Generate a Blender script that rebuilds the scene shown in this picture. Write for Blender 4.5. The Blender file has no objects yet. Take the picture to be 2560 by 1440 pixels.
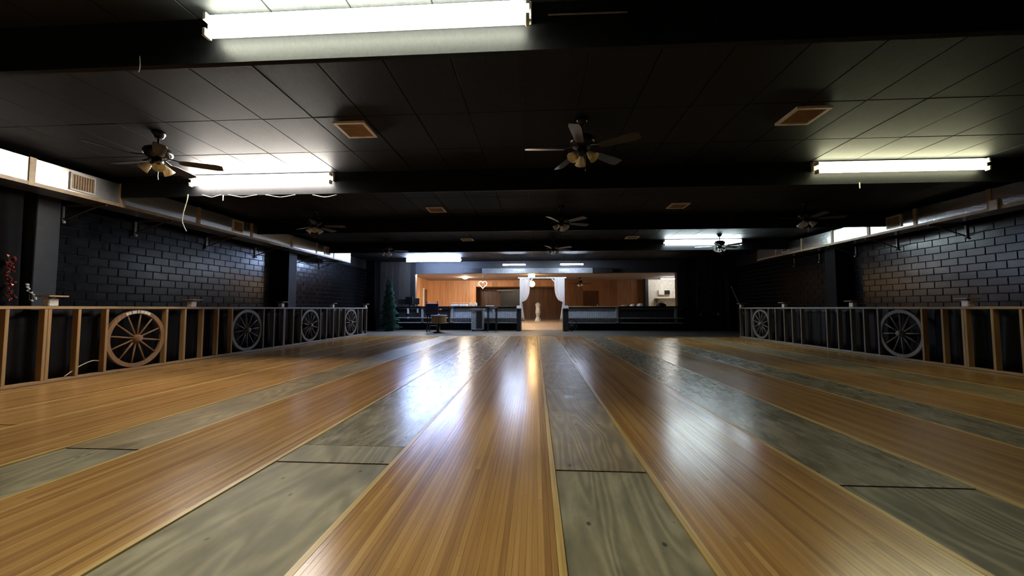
import bpy, math, random
from mathutils import Vector
random.seed(7)
SC = bpy.context.scene
COL = SC.collection
PI = math.pi
def R(d): return math.radians(d)

# ------------------------------------------------------------------ camera, exposure, world
F_PX, PITCH, YAW = 960.0, R(3.04), R(3.49)
cam_d = bpy.data.cameras.new('camera'); cam_d.sensor_width = 36; cam_d.lens = 36 * F_PX / 2560
cam_d.clip_start = 0.05; cam_d.clip_end = 100
cam = bpy.data.objects.new('camera', cam_d); COL.objects.link(cam)
cam.location = (0, 0, 1.0); cam.rotation_euler = (PI / 2 + PITCH, 0, YAW)
SC.camera = cam
SC.view_settings.view_transform = 'Standard'; SC.view_settings.look = 'None'
SC.view_settings.gamma = 1; SC.view_settings.use_curve_mapping = False
SC.view_settings.exposure = 1.25
SC.cycles.max_bounces = 8; SC.cycles.diffuse_bounces = 5; SC.cycles.glossy_bounces = 4
SC.cycles.sample_clamp_indirect = 6
w = bpy.data.worlds.new('world'); SC.world = w; w.use_nodes = True
w.node_tree.nodes['Background'].inputs[0].default_value = (0.02, 0.02, 0.025, 1)
w.node_tree.nodes['Background'].inputs[1].default_value = 0.2
# lamp colours and strengths (tubes and bulbs are emitting meshes built below)
LAMP = {
 'near':  ((0.97, 1.0, 0.78), 42), 'left': ((1.0, 0.92, 0.83), 82), 'right': ((1.0, 0.98, 0.62), 16),
 'cool':  ((0.78, 0.95, 1.0), 38), 'blue': ((0.46, 0.62, 1.0), 150), 'strip': ((0.7, 0.82, 1.0), 130),
 'rear_fill':  ((1.0, 0.96, 0.86), 40), 'white_room': ((1.0, 0.97, 0.9), 50),
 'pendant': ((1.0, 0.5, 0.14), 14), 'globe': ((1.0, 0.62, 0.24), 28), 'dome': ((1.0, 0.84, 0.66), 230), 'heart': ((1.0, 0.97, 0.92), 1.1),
}

# ------------------------------------------------------------------ pixel rays (real depth is always given)
def ray(x, y):
    a = (x - 1280) / F_PX; b = -(y - 720) / F_PX
    d = Vector((a, math.cos(PITCH) - b * math.sin(PITCH), math.sin(PITCH) + b * math.cos(PITCH)))
    c, s = math.cos(YAW), math.sin(YAW)
    return Vector((c * d.x - s * d.y, s * d.x + c * d.y, d.z))
def atY(x, y, Y): d = ray(x, y); return d * (Y / d.y) + Vector((0, 0, 1))
def atX(x, y, X): d = ray(x, y); return d * (X / d.x) + Vector((0, 0, 1))
def atZ(x, y, Z): d = ray(x, y); return d * ((Z - 1) / d.z) + Vector((0, 0, 1))

# ------------------------------------------------------------------ materials
MATS = {}
class NT:
    def __init__(s, name):
        s.m = bpy.data.materials.new(name); s.m.use_nodes = True; s.t = s.m.node_tree
        s.b = s.t.nodes['Principled BSDF']; MATS[name] = s.m
    def n(s, typ, **kw):
        nd = s.t.nodes.new('ShaderNode' + typ)
        for k, v in kw.items():
            if k.startswith('i_'):
                key = k[2:]; key = int(key) if key.isdigit() else key.replace('_', ' ')
                nd.inputs[key].default_value = v
            else: setattr(nd, k, v)
        return nd
    def l(s, a, b): s.t.links.new(a, b)
    def pos(s): return s.n('NewGeometry').outputs['Position']
    def mapped(s, scale, src=None, loc=(0, 0, 0)):
        mp = s.n('Mapping'); mp.inputs['Scale'].default_value = scale; mp.inputs['Location'].default_value = loc
        s.l(src or s.pos(), mp.inputs['Vector']); return mp.outputs[0]
    def noise(s, vec, scale=1, detail=3, rough=.55, dist=0):
        nd = s.n('TexNoise', i_Scale=scale, i_Detail=detail, i_Roughness=rough, i_Distortion=dist)
        s.l(vec, nd.inputs['Vector']); return nd.outputs['Fac']
    def ramp(s, fac, stops):
        nd = s.n('ValToRGB'); cr = nd.color_ramp
        while len(cr.elements) < len(stops): cr.elements.new(.5)
        for e, (p, c) in zip(cr.elements, stops): e.position = p; e.color = (*c, 1) if len(c) == 3 else c
        s.l(fac, nd.inputs[0]); return nd.outputs[0]
    def mix(s, fac, a, b, mode='MIX'):
        nd = s.n('Mix', data_type='RGBA', blend_type=mode)
        for sock, v in ((nd.inputs[0], fac), (nd.inputs[6], a), (nd.inputs[7], b)):
            if hasattr(v, 'is_output'): s.l(v, sock)
            elif isinstance(v, (int, float)): sock.default_value = v
            else: sock.default_value = (*v, 1)
        return nd.outputs[2]
    def math(s, op, a, b=0):
        nd = s.n('Math', operation=op)
        for sock, v in ((nd.inputs[0], a), (nd.inputs[1], b)):
            if hasattr(v, 'is_output'): s.l(v, sock)
            else: sock.default_value = v
        return nd.outputs[0]
    def bump(s, h, strength=.2, dist=.01):
        nd = s.n('Bump', i_Strength=strength, i_Distance=dist); s.l(h, nd.inputs['Height'])
        s.l(nd.outputs[0], s.b.inputs['Normal'])
    def base(s, c, rough=.5, metal=0, spec=.5):
        if hasattr(c, 'is_output'): s.l(c, s.b.inputs['Base Color'])
        else: s.b.inputs['Base Color'].default_value = (*c, 1)
        if hasattr(rough, 'is_output'): s.l(rough, s.b.inputs['Roughness'])
        else: s.b.inputs['Roughness'].default_value = rough
        s.b.inputs['Metallic'].default_value = metal; s.b.inputs['Specular IOR Level'].default_value = spec
        return s
def plain(name, c, rough=.5, metal=0, spec=.5, var=.18, scale=9, bump=0):
    t = NT(name); nz = t.noise(t.mapped((scale,) * 3), 1, 4)
    lo = tuple(x * (1 - var) for x in c); hi = tuple(min(1, x * (1 + var)) for x in c)
    t.base(t.ramp(nz, [(.3, lo), (.7, hi)]), rough, metal, spec)
    if bump: t.bump(nz, bump, .004)
    return t.m
def emit(name, c, s):
    m = bpy.data.materials.new(name); m.use_nodes = True; t = m.node_tree
    b = t.nodes['Principled BSDF']; b.inputs['Base Color'].default_value = (.8, .8, .8, 1)
    b.inputs['Emission Color'].default_value = (*c, 1); b.inputs['Emission Strength'].default_value = s
    MATS[name] = m; return m

def lane_material():
    # one 26 mm board after another across X, each with a tone of its own; long grain along Y
    t = NT('lane_wood'); p = t.pos()
    sep = t.n('SeparateXYZ'); t.l(p, sep.inputs[0])
    idx = t.math('FLOOR', t.math('DIVIDE', sep.outputs[0], 0.0265))
    wn = t.n('TexWhiteNoise', noise_dimensions='2D')
    cmb = t.n('CombineXYZ'); t.l(idx, cmb.inputs[0])
    # boards end somewhere along the lane
    sh = t.n('TexWhiteNoise', noise_dimensions='1D'); t.l(idx, sh.inputs['W'])
    yi = t.math('FLOOR', t.math('ADD', t.math('DIVIDE', sep.outputs[1], 2.9), t.math('MULTIPLY', sh.outputs[0], 7.0)))
    t.l(yi, cmb.inputs[1]); t.l(cmb.outputs[0], wn.inputs['Vector'])
    tone = t.ramp(wn.outputs[0], [(0, (.17, .07, .016)), (.1, (.3, .14, .034)), (.5, (.45, .225, .06)), (.88, (.55, .3, .09)), (1, (.7, .42, .14))])
    g = t.noise(t.mapped((130, 2.2, 1)), 1, 4, .6)
    tone = t.mix(.45, tone, t.ramp(g, [(.3, (.27, .12, .028)), (.7, (.55, .29, .085))]))
    wear = t.noise(t.mapped((1.4, .5, 1)), 1, 4)
    tone = t.mix(t.math('MULTIPLY', wear, .35), tone, (.4, .235, .115))
    rg = t.ramp(t.noise(t.mapped((5, .8, 1)), 1, 4), [(.3, (.2,) * 3), (.7, (.27,) * 3)])
    t.base(tone, rg, 0, .42); t.bump(t.noise(t.mapped((90, 6, 1)), 1, 2), .03, .002)
    return t.m
def board_material():
    t = NT('lane_board'); oi = t.n('ObjectInfo')
    tone = t.ramp(oi.outputs['Random'], [(0, (.17, .07, .016)), (.1, (.3, .14, .034)), (.5, (.45, .225, .06)), (.88, (.55, .3, .09)), (1, (.7, .42, .14))])
    g = t.noise(t.mapped((130, 2.2, 1)), 1, 4, .6)
    tone = t.mix(.42, tone, t.ramp(g, [(.3, (.27, .12, .028)), (.7, (.55, .29, .085))]))
    wear = t.noise(t.mapped((1.4, .5, 1)), 1, 4)
    tone = t.mix(t.math('MULTIPLY', wear, .3), tone, (.4, .235, .115))
    rg = t.ramp(t.noise(t.mapped((5, .8, 1)), 1, 4), [(.3, (.2,) * 3), (.7, (.27,) * 3)])
    t.base(tone, rg, 0, .42); t.bump(t.noise(t.mapped((90, 6, 1)), 1, 2), .03, .002)
    return t.m
def plywood_material(name, lo, mid, hi, rough=(.22, .32), spec=.35):
    t = NT(name); oi = t.n('ObjectInfo')
    off = t.n('VectorMath', operation='SCALE'); t.l(oi.outputs['Location'], off.inputs[0]); off.inputs['Scale'].default_value = 3.1
    add = t.n('VectorMath', operation='ADD'); t.l(t.pos(), add.inputs[0]); t.l(off.outputs[0], add.inputs[1])
    n1 = t.noise(t.mapped((1.9, .42, 1), add.outputs[0]), 1, 2, .45, .9)
    rings = t.math('ADD', t.math('MULTIPLY', t.math('SINE', t.math('MULTIPLY', n1, 95.0)), .5), .5)
    n2 = t.noise(t.mapped((17, 3.2, 1), add.outputs[0]), 1, 6, .62, .5)
    n3 = t.noise(t.mapped((4.5, 1.6, 1), add.outputs[0]), 1, 5, .6, 1.2)
    f = t.mix(.66, rings, n2); f = t.mix(.45, f, n3)
    c = t.ramp(f, [(.3, lo), (.5, mid), (.66, hi)])
    blot = t.noise(t.mapped((3.5, 1.8, 1), add.outputs[0]), 1, 5, .6)
    c = t.mix(t.ramp(blot, [(.52, (0, 0, 0)), (.72, (.45,) * 3)]), c, tuple(x * .45 for x in lo))
    vo = t.n('TexVoronoi', i_Scale=1.0, i_Randomness=1.0); t.l(t.mapped((7, 4.5, 1), add.outputs[0]), vo.inputs['Vector'])
    c = t.mix(t.ramp(vo.outputs['Distance'], [(.045, (.9,) * 3), (.1, (0, 0, 0))]), c, (.022, .02, .016))
    tint = t.mix(oi.outputs['Random'], (.9, .89, .87), (1.1, 1.06, 1.0))
    c = t.mix(1.0, c, tint, 'MULTIPLY')
    t.base(c, t.ramp(n2, [(.3, (rough[0],) * 3), (.7, (rough[1],) * 3)]), 0, spec); t.bump(n2, .004, .003)
    return t.m
def wood(name, lo, hi, along='Z', rough=.55, spec=.4, sc=1.0):
    t = NT(name)
    k = {'X': (1.5, 38, 38), 'Y': (38, 1.5, 38), 'Z': (38, 38, 1.5)}[along]
    nz = t.noise(t.mapped(tuple(q * sc for q in k)), 1, 4, .6, .4)
    t.base(t.ramp(nz, [(.3, lo), (.7, hi)]), rough, 0, spec); t.bump(nz, .1, .002); return t.m
def panel_wood(name, lo, mid, hi, pitch=.13, rough=.4):
    t = NT(name); p = t.pos(); oi = t.n('ObjectInfo')
    nz = t.noise(t.mapped((26, 26, 1.1)), 1, 4, .6, .5)
    c = t.ramp(nz, [(.25, lo), (.5, mid), (.78, hi)])
    c = t.mix(1.0, c, t.mix(oi.outputs['Random'], (.72, .7, .68), (1.2, 1.18, 1.12)), 'MULTIPLY')
    t.base(c, rough, 0, .4); return t.m

lane_material(); board_material()
plywood_material('plywood_grey', (.14, .118, .064), (.25, .212, .125), (.37, .315, .205), (.48, .62), .22)
plywood_material('plywood_sheen', (.14, .118, .07), (.25, .212, .135), (.37, .315, .215))
plywood_material('plywood_dark', (.085, .078, .05), (.17, .15, .098), (.33, .295, .21), (.45, .6), .22)
plywood_material('plywood_tan', (.15, .11, .055), (.25, .185, .095), (.36, .275, .15), (.36, .48), .25)
plywood_material('plywood_warm', (.2, .1, .03), (.33, .165, .05), (.45, .25, .09), (.18, .26))
plain('approach', (.2, .19, .165), .3, spec=.4, var=.25, scale=2.5)
wood('edge_maple', (.42, .25, .06), (.68, .46, .14), 'Y', .35)
wood('pine', (.28, .17, .075), (.43, .275, .125), 'Z', .6, .25)
wood('pine_long', (.27, .17, .08), (.42, .28, .14), 'Y', .55, .3)
wood('wheel_wood', (.2, .108, .052), (.34, .2, .095), 'Z', .6, .3)
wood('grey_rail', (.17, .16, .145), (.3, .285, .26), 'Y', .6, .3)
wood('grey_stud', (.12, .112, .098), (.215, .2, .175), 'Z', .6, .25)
wood('grey_wood', (.12, .115, .105), (.24, .23, .21), 'Z', .6)
def brick_mat():
    t = NT('black_brick'); nz = t.noise(t.mapped((38, 38, 38)), 1, 5, .65); oi = t.n('ObjectInfo')
    big = t.noise(t.mapped((5, 5, 5)), 1, 3)
    c = t.ramp(nz, [(.3, (.003, .003, .004)), (.7, (.0065, .0065, .008))])
    t.base(c, t.ramp(big, [(.3, (.18,) * 3), (.7, (.26,) * 3)]), 0, .19); t.bump(nz, .1, .004); return t.m
brick_mat()
plain('mortar_black', (.012, .012, .014), .6, bump=.4)
def ceil_mat(name, c, rough):
    t = NT(name); nz = t.noise(t.mapped((60, 14, 30)), 1, 5, .65)
    t.base(t.ramp(nz, [(.25, tuple(x * .7 for x in c)), (.75, tuple(x * 1.3 for x in c))]), rough, 0, .12)
    t.bump(nz, .35, .004); return t.m
ceil_mat('ceiling_black', (.018, .0188, .0215), .6)
ceil_mat('beam_black', (.0085, .0088, .0098), .5)
plain('black_paint', (.015, .015, .017), .45, bump=.1)
plain('wall_black', (.038, .038, .043), .5, bump=.1)
plain('column_grey', (.025, .025, .026), .4)
plain('column_black', (.004, .004, .005), .6, spec=.12)
plain('velvet_black', (.007, .007, .008), .9, spec=.1)
plain('cloth_black', (.0045, .0045, .0055), .6, spec=.15)
plain('housing_white', (.72, .72, .66), .4)
plain('socket_white', (.7, .68, .55), .5)
def foil(name, rgh, bmp):
    t = NT(name); nz = t.noise(t.mapped((22, 22, 22)), 1, 5, .7)
    t.base(t.ramp(nz, [(.3, (.7, .7, .68)), (.7, (.9, .9, .88))]), rgh, .95); t.bump(nz, bmp, .008); return t.m
foil('duct_foil', .3, .2); foil('duct_foil_shiny', .2, .3)
plain('duct_tape', (.42, .31, .18), .5)
plain('register_tan', (.38, .27, .16), .5)
plain('vent_brown', (.3, .19, .13), .5)
plain('vent_frame', (.86, .76, .67), .5)
plain('fan_black', (.012, .012, .013), .28, .3)
plain('fan_blade', (.05, .045, .042), .3)
plain('chrome', (.6, .6, .6), .2, 1)
plain('white_plastic', (.7, .68, .62), .45)
plain('dark_slot', (.08, .075, .07), .6)
def glass(name, c):
    t = NT(name); t.base(c, .3, 0, .5); t.b.inputs['Transmission Weight'].default_value = .25
    t.b.inputs['Subsurface Weight'].default_value = .2; t.b.inputs['Subsurface Radius'].default_value = (.05, .04, .02); return t.m
glass('shade_amber', (.96, .84, .58)); glass('shade_white', (.85, .85, .83))
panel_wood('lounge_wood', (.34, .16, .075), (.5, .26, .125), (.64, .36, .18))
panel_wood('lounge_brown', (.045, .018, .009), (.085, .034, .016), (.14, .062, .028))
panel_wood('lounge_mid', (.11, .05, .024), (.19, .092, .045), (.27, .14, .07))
panel_wood('panel_dark', (.045, .037, .032), (.07, .06, .052), (.105, .09, .078), rough=.45)
plain('lounge_ceiling', (.3, .24, .22), .8, bump=.3)
plain('lounge_floor', (.42, .33, .24), .35)
plain('white_board', (.72, .7, .64), .5)
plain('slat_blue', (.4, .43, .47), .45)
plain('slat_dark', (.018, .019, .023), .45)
plain('ledge_grey', (.3, .3, .3), .4)
plain('galvanized', (.42, .44, .44), .45, .2, var=.5, scale=14)
plain('navy', (.012, .014, .05), .5)
def cloth():
    t = NT('white_cloth'); t.base((.86, .86, .88), .8, 0, .1)
    tr = t.n('BsdfTranslucent'); tr.inputs[0].default_value = (.85, .84, .84, 1); mx = t.n('MixShader'); mx.inputs[0].default_value = .45
    out = t.t.nodes['Material Output']; t.l(t.b.outputs[0], mx.inputs[1]); t.l(tr.outputs[0], mx.inputs[2]); t.l(mx.outputs[0], out.inputs[0])
cloth()
plain('paper', (.8, .78, .72), .6)
plain('dark_screen', (.006, .006, .008), .3)
plain('header_blue', (.2, .21, .235), .45)
t_ = NT('needles'); nz_ = t_.noise(t_.mapped((30, 30, 30)), 1, 4)
t_.base(t_.ramp(nz_, [(.3, (.02, .07, .055)), (.7, (.07, .16, .12))]), .7)
plain('bark', (.05, .03, .02), .8)
plain('red_sequin', (.22, .05, .04), .25, .5, var=.9, scale=60)
plain('petal_white', (.75, .75, .72), .5)
plain('cord_white', (.6, .57, .5), .5)
plain('cord_grey', (.25, .24, .2), .5)
for k_, (c_, s_) in LAMP.items(): emit('light_' + k_, c_, s_)

# ------------------------------------------------------------------ mesh helpers
class MB:
    def __init__(s): s.v = []; s.f = []
    def add(s, vs, fs):
        o = len(s.v); s.v += [tuple(v) for v in vs]; s.f += [tuple(i + o for i in f) for f in fs]; return s
    def box(s, x0, x1, y0, y1, z0, z1):
        return s.add([(x0, y0, z0), (x1, y0, z0), (x1, y1, z0), (x0, y1, z0), (x0, y0, z1), (x1, y0, z1), (x1, y1, z1), (x0, y1, z1)],
                     [(3, 2, 1, 0), (4, 5, 6, 7), (0, 1, 5, 4), (1, 2, 6, 5), (2, 3, 7, 6), (3, 0, 4, 7)])
    def bevbox(s, x0, x1, y0, y1, z0, z1, b):
        # box with chamfered edges (24 verts)
        X, Y, Z = (x0, x1), (y0, y1), (z0, z1); V = {}; vs = []
        for i in (0, 1):
            for j in (0, 1):
                for k in (0, 1):
                    sx, sy, sz = (b if i == 0 else -b), (b if j == 0 else -b), (b if k == 0 else -b)
                    for ax, p in (('x', (X[i], Y[j] + sy, Z[k] + sz)), ('y', (X[i] + sx, Y[j], Z[k] + sz)), ('z', (X[i] + sx, Y[j] + sy, Z[k]))):
                        V[ax, i, j, k] = len(vs); vs.append(p)
        f = []
        for i in (0, 1):
            q = [V['x', i, 0, 0], V['x', i, 1, 0], V['x', i, 1, 1], V['x', i, 0, 1]]; f.append(q if i else q[::-1])
            q = [V['y', 0, i, 0], V['y', 1, i, 0], V['y', 1, i, 1], V['y', 0, i, 1]]; f.append(q[::-1] if i else q)
            q = [V['z', 0, 0, i], V['z', 1, 0, i], V['z', 1, 1, i], V['z', 0, 1, i]]; f.append(q if i else q[::-1])
        for i in (0, 1):
            for j in (0, 1):
                f.append([V['x', i, j, 0], V['x', i, j, 1], V['y', i, j, 1], V['y', i, j, 0]])
                f.append([V['x', i, 0, j], V['x', i, 1, j], V['z', i, 1, j], V['z', i, 0, j]])
                f.append([V['y', 0, i, j], V['y', 1, i, j], V['z', 1, i, j], V['z', 0, i, j]])
                for k in (0, 1): f.append([V['x', i, j, k], V['y', i, j, k], V['z', i, j, k]])
        return s.add(vs, f)
    def tube(s, p0, p1, r0, r1=None, n=10, caps=True):
        p0, p1 = Vector(p0), Vector(p1); r1 = r0 if r1 is None else r1
        d = (p1 - p0).normalized(); u = d.orthogonal().normalized(); v = d.cross(u)
        vs = []
        for p, r in ((p0, r0), (p1, r1)):
            vs += [p + (u * math.cos(2 * PI * i / n) + v * math.sin(2 * PI * i / n)) * r for i in range(n)]
        fs = [(i, (i + 1) % n, n + (i + 1) % n, n + i) for i in range(n)]
        if caps: fs += [tuple(range(n))[::-1], tuple(range(n, 2 * n))]
        return s.add(vs, fs)
    def bar(s, p0, p1, w, h, up=(0, 0, 1)):
        p0, p1 = Vector(p0), Vector(p1); d = (p1 - p0).normalized(); up = Vector(up)
        if abs(d.dot(up)) > .98: up = Vector((0, 1, 0))
        u = d.cross(up).normalized(); v = u.cross(d)
        vs = [p + u * a * w / 2 + v * b * h / 2 for p in (p0, p1) for a, b in ((-1, -1), (1, -1), (1, 1), (-1, 1))]
        return s.add(vs, [(3, 2, 1, 0), (4, 5, 6, 7), (0, 1, 5, 4), (1, 2, 6, 5), (2, 3, 7, 6), (3, 0, 4, 7)])
    def path(s, pts, r, n=6, closed=False):
        pts = [Vector(p) for p in pts]; m = len(pts); vs = []
        for i, p in enumerate(pts):
            a = pts[(i - 1) % m] if (closed or i) else p; b = pts[(i + 1) % m] if (closed or i < m - 1) else p
            d = (b - a).normalized(); u = d.cross(Vector((.13, .21, .97))).normalized(); v = d.cross(u)
            vs += [p + (u * math.cos(2 * PI * k / n) + v * math.sin(2 * PI * k / n)) * r for k in range(n)]
        fs = []
        for i in range(m if closed else m - 1):
            j = (i + 1) % m
            fs += [(i * n + k, i * n + (k + 1) % n, j * n + (k + 1) % n, j * n + k) for k in range(n)]
        if not closed: fs += [tuple(range(n))[::-1], tuple(range((m - 1) * n, m * n))]
        return s.add(vs, fs)
    def lathe(s, prof, n=20, c=(0, 0, 0), axis=None, wall=False):
        # prof: (radius, height) along the axis from c
        c = Vector(c); d = Vector(axis or (0, 0, 1)).normalized(); u = d.orthogonal().normalized(); v = d.cross(u)
        vs = [c + d * h + (u * math.cos(2 * PI * i / n) + v * math.sin(2 * PI * i / n)) * r for r, h in prof for i in range(n)]
        fs = [(j * n + i, j * n + (i + 1) % n, (j + 1) * n + (i + 1) % n, (j + 1) * n + i) for j in range(len(prof) - 1) for i in range(n)]
        if not wall: fs += [tuple(range(n))[::-1], tuple(range((len(prof) - 1) * n, len(prof) * n))]
        return s.add(vs, fs)
    def build(s, name, mat, parent=None, origin=None, smooth=False, kind=None, label=None):
        me = bpy.data.meshes.new(name); 
        o = Vector(origin) if origin is not None else Vector((0, 0, 0))
        me.from_pydata([tuple(Vector(v) - o) for v in s.v], [], s.f); me.update()
        me.materials.append(MATS[mat])
        if smooth:
            for p in me.polygons: p.use_smooth = True
        return link(name, me, parent, o, kind, label)
def link(name, me, parent=None, loc=(0, 0, 0), kind=None, label=None):
    ob = bpy.data.objects.new(name, me); COL.objects.link(ob)
    ob.location = loc
    if parent is not None: ob.parent = parent
    if kind: ob['kind'] = kind
    if label: ob['label'] = label
    return ob
def tag(o, label, cat, group=None):
    o['label'] = label; o['category'] = cat
    if group: o['group'] = group
    return o
def thing(name, label, cat, loc, rz=0, group=None):
    o = bpy.data.objects.new(name, None); COL.objects.link(o); o.empty_display_size = .1
    o.location = loc; o.rotation_euler = (0, 0, rz); return tag(o, label, cat, group)
KIDS = {}
def copy_tree(o, parent=None):
    c = o.copy(); COL.objects.link(c)
    if parent is not None: c.parent = parent
    for ch in o.children: copy_tree(ch, c)
    return c
def lbl(o, loc, rz, label):
    o.location = loc; o.rotation_euler = (0, 0, rz); o['label'] = label
def wp(mb, name, mat, root, **kw):
    # geometry in world coordinates, parented to an unrotated root
    o = mb.build(name, mat, root, **kw); o.location = o.location - root.location; return o
def struct(o): o['kind'] = 'structure'; return o
B = lambda *a: MB().box(*a)

# ------------------------------------------------------------------ room constants
XL, XR, YB, ZC, ZB = -7.82, 8.78, 17.9, 3.22, 2.87
YF = -1.6
LANE_END = 13.9
BEAMS = [-0.6, 2.69, 5.98, 9.19, 12.55]

# ------------------------------------------------------------------ floor
floor = struct(B(XL - .2, XR + .2, YF, YB + .3, -.1, -.028).build('floor', 'approach'))
B(XL, XR, LANE_END, YB + .2, -.03, 0).build('approach_floor', 'approach', floor)
LANES = [(-6.26, -5.2), (-4.45, -3.385), (-2.81, -1.7035), (-.9435, .119), (.677, 1.7145), (2.4465, 3.49), (4.0575, 5.11), (5.84, 7.05)]
GAPS = [(-7.82, -6.26), (-5.2, -4.45), (-3.385, -2.81), (-1.7035, -.9435), (.119, .677), (1.7145, 2.4465), (3.49, 4.0575), (5.11, 5.84), (7.05, 8.78)]
EW = .034
for li, (a, b) in enumerate(LANES):
    a2, b2 = a + EW, b - EW
    if li in (2, 3, 4):
        lane = B(a2, b2, YF, LANE_END, -.03, -.012).build('lane', 'lane_wood', floor)
        nb = 39; wd = (b2 - a2) / nb
        for k in range(nb):
            x0 = a2 + k * wd + .0004; x1 = a2 + (k + 1) * wd - .0004
            j = random.uniform(1.75, 4.2) if random.random() < .75 else random.uniform(.9, 1.6)
            z = random.uniform(-.0008, .0002)
            for y0, y1 in ((YF, j - .0006), (j, LANE_END - .004)):
                o = (x0, y0, z)
                MB().box(x0, x1, y0, y1, -.012, z).build('board', 'lane_board', lane, origin=o)
    else:
        lane = B(a2, b2, YF, LANE_END - .004, -.03, 0).build('lane', 'lane_wood', floor)
    for e0, e1 in ((a, a2), (b2, b)):
        B(e0 + .001, e1 - .001, YF, LANE_END - .004, -.03, .0012).build('edge_strip', 'edge_maple', lane)
SHEET = {0: 'lane_wood', 1: 'lane_wood', 2: 'plywood_tan', 3: 'plywood_grey', 4: 'plywood_grey', 5: 'plywood_grey', 6: 'plywood_grey', 7: 'plywood_tan', 8: 'lane_wood'}
JOINT = {0: 3.0, 1: 3.1, 2: 2.62, 3: 2.48, 4: 2.455, 5: 2.345, 6: 2.9, 7: 3.4, 8: 3.0}
for gi, (a, b) in enumerate(GAPS):
    y = YF; edges = [YF]
    jn = JOINT[gi]
    while jn < LANE_END - .6: edges.append(jn); jn += 2.44
    edges.append(LANE_END)
    for k in range(len(edges) - 1):
        y0, y1 = edges[k] + .004, edges[k + 1] - .004
        m = SHEET[gi]
        if m == 'plywood_grey' and k > 0: m = 'plywood_sheen'
        if gi == 4 and k >= 1: m = 'plywood_tan'
        if gi == 2 and k == 0: m = 'plywood_grey'
        if gi in (3,) and k == 1:
            B(a + .003, b - .003, y0, y0 + .3, -.03, -.002).build('plywood_sheet', 'plywood_grey', floor, origin=(a, y0, 0)); y0 += .304; m = 'plywood_sheen'
        if gi == 5 and k == 0: m = 'plywood_dark'
        z = -.002 if k else -.006
        B(a + .003, b - .003, y0, y1, -.03, z).build('plywood_sheet', m, floor, origin=(a, y0, 0))

# ------------------------------------------------------------------ ceiling, beams
ceiling = struct(B(XL - .2, XR + .2, YF, YB + .2, ZC + .014, ZC + .12).build('ceiling', 'black_paint'))
for y in BEAMS:
    B(XL, XR, y, y + .05, ZB, ZC + .02).build('ceiling_beam', 'beam_black', ceiling)
stuffp = MB(); panel_me = {}
xs = [-2.58 + .612 * k for k in range(-9, 20)]
xs = [XL] + [x for x in xs if XL + .1 < x < XR - .1] + [XR]
for bi in range(len(BEAMS)):
    y0 = BEAMS[bi] + .05; y1 = BEAMS[bi + 1] if bi + 1 < len(BEAMS) else YB
    rows = [y0, y0 + 1.47, y0 + 2.43, y1] if y1 - y0 < 4 else [y0, y0 + 1.47, y0 + 2.69, y0 + 3.91, y1]
    for r in range(len(rows) - 1):
        if bi == 0 and r < 2: continue
        for c in range(len(xs) - 1):
            g = .004; q = (xs[c] + g, xs[c + 1] - g, rows[r] + g, rows[r + 1] - g)
            dz = random.uniform(0, .004)
            if bi <= 3:
                MB().bevbox(*q, ZC - dz, ZC + .015, .004).build('panel', 'ceiling_black', ceiling, origin=(q[0], q[2], ZC))
            else: stuffp.box(*q, ZC - dz, ZC + .015)
stuffp.build('far_panel', 'ceiling_black', ceiling, kind='stuff')

# ------------------------------------------------------------------ walls
def brick_wall(name, X, side, ystart):
    # side +1: wall face looks towards +X
    wl = struct(B(min(X - side * .012, X - side * .25), max(X - side * .012, X - side * .25), YF, YB + .2, 0, ZC + .1).build(name, 'mortar_black'))
    ch, bl = .153, .33; n = 0; rest = MB(); items = []
    zc = .98; row = 0
    while zc < 2.78:
        y = ystart - (bl / 2 if row % 2 else 0)
        while y < YB:
            y0 = max(y, ystart); y1 = min(y + bl, YB)
            if y1 - y0 > .05: items.append((y0, y1, zc))
            y += bl
        zc += ch; row += 1
    items.sort(key=lambda q: q[0])
    for y0, y1, z in items:
        d = random.uniform(0, .003); g = .004; x0 = X - side * .03; x1 = X + side * d
        q = (min(x0, x1), max(x0, x1), y0 + g, y1 - g, z + g, z + ch - g)
        if n < 300: MB().bevbox(*q, .007).build('brick', 'black_brick', wl, origin=(X, y0, z)); n += 1
        else: rest.bevbox(*q, .007)
    rest.build('far_brick', 'black_brick', wl, kind='stuff')
    return wl
wall_left = brick_wall('wall_left', XL, 1, 5.4)
wall_right = brick_wall('wall_right', XR, -1, 5.2)
MB().bevbox(XL, XL + .2, 5.36, 5.66, 0, ZC, .01).build('column', 'column_grey', wall_left)
MB().bevbox(XL, XL + .4, 11.1, 11.5, 0, ZC, .01).build('column', 'column_black', wall_left)
MB().bevbox(XL, XL + .42, 17.3, 17.88, 0, ZC, .01).build('column', 'column_black', wall_left)
MB().bevbox(XR - .38, XR, 11.25, 11.65, 0, ZC, .01).build('column', 'column_black', wall_right)
MB().bevbox(XR - .36, XR, 17.3, 17.88, 0, ZC, .01).build('column', 'column_black', wall_right)
struct(B(XL - .2, XR + .2, YF - .2, YF, 0, ZC + .1).build('wall_front', 'wall_black'))
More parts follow.
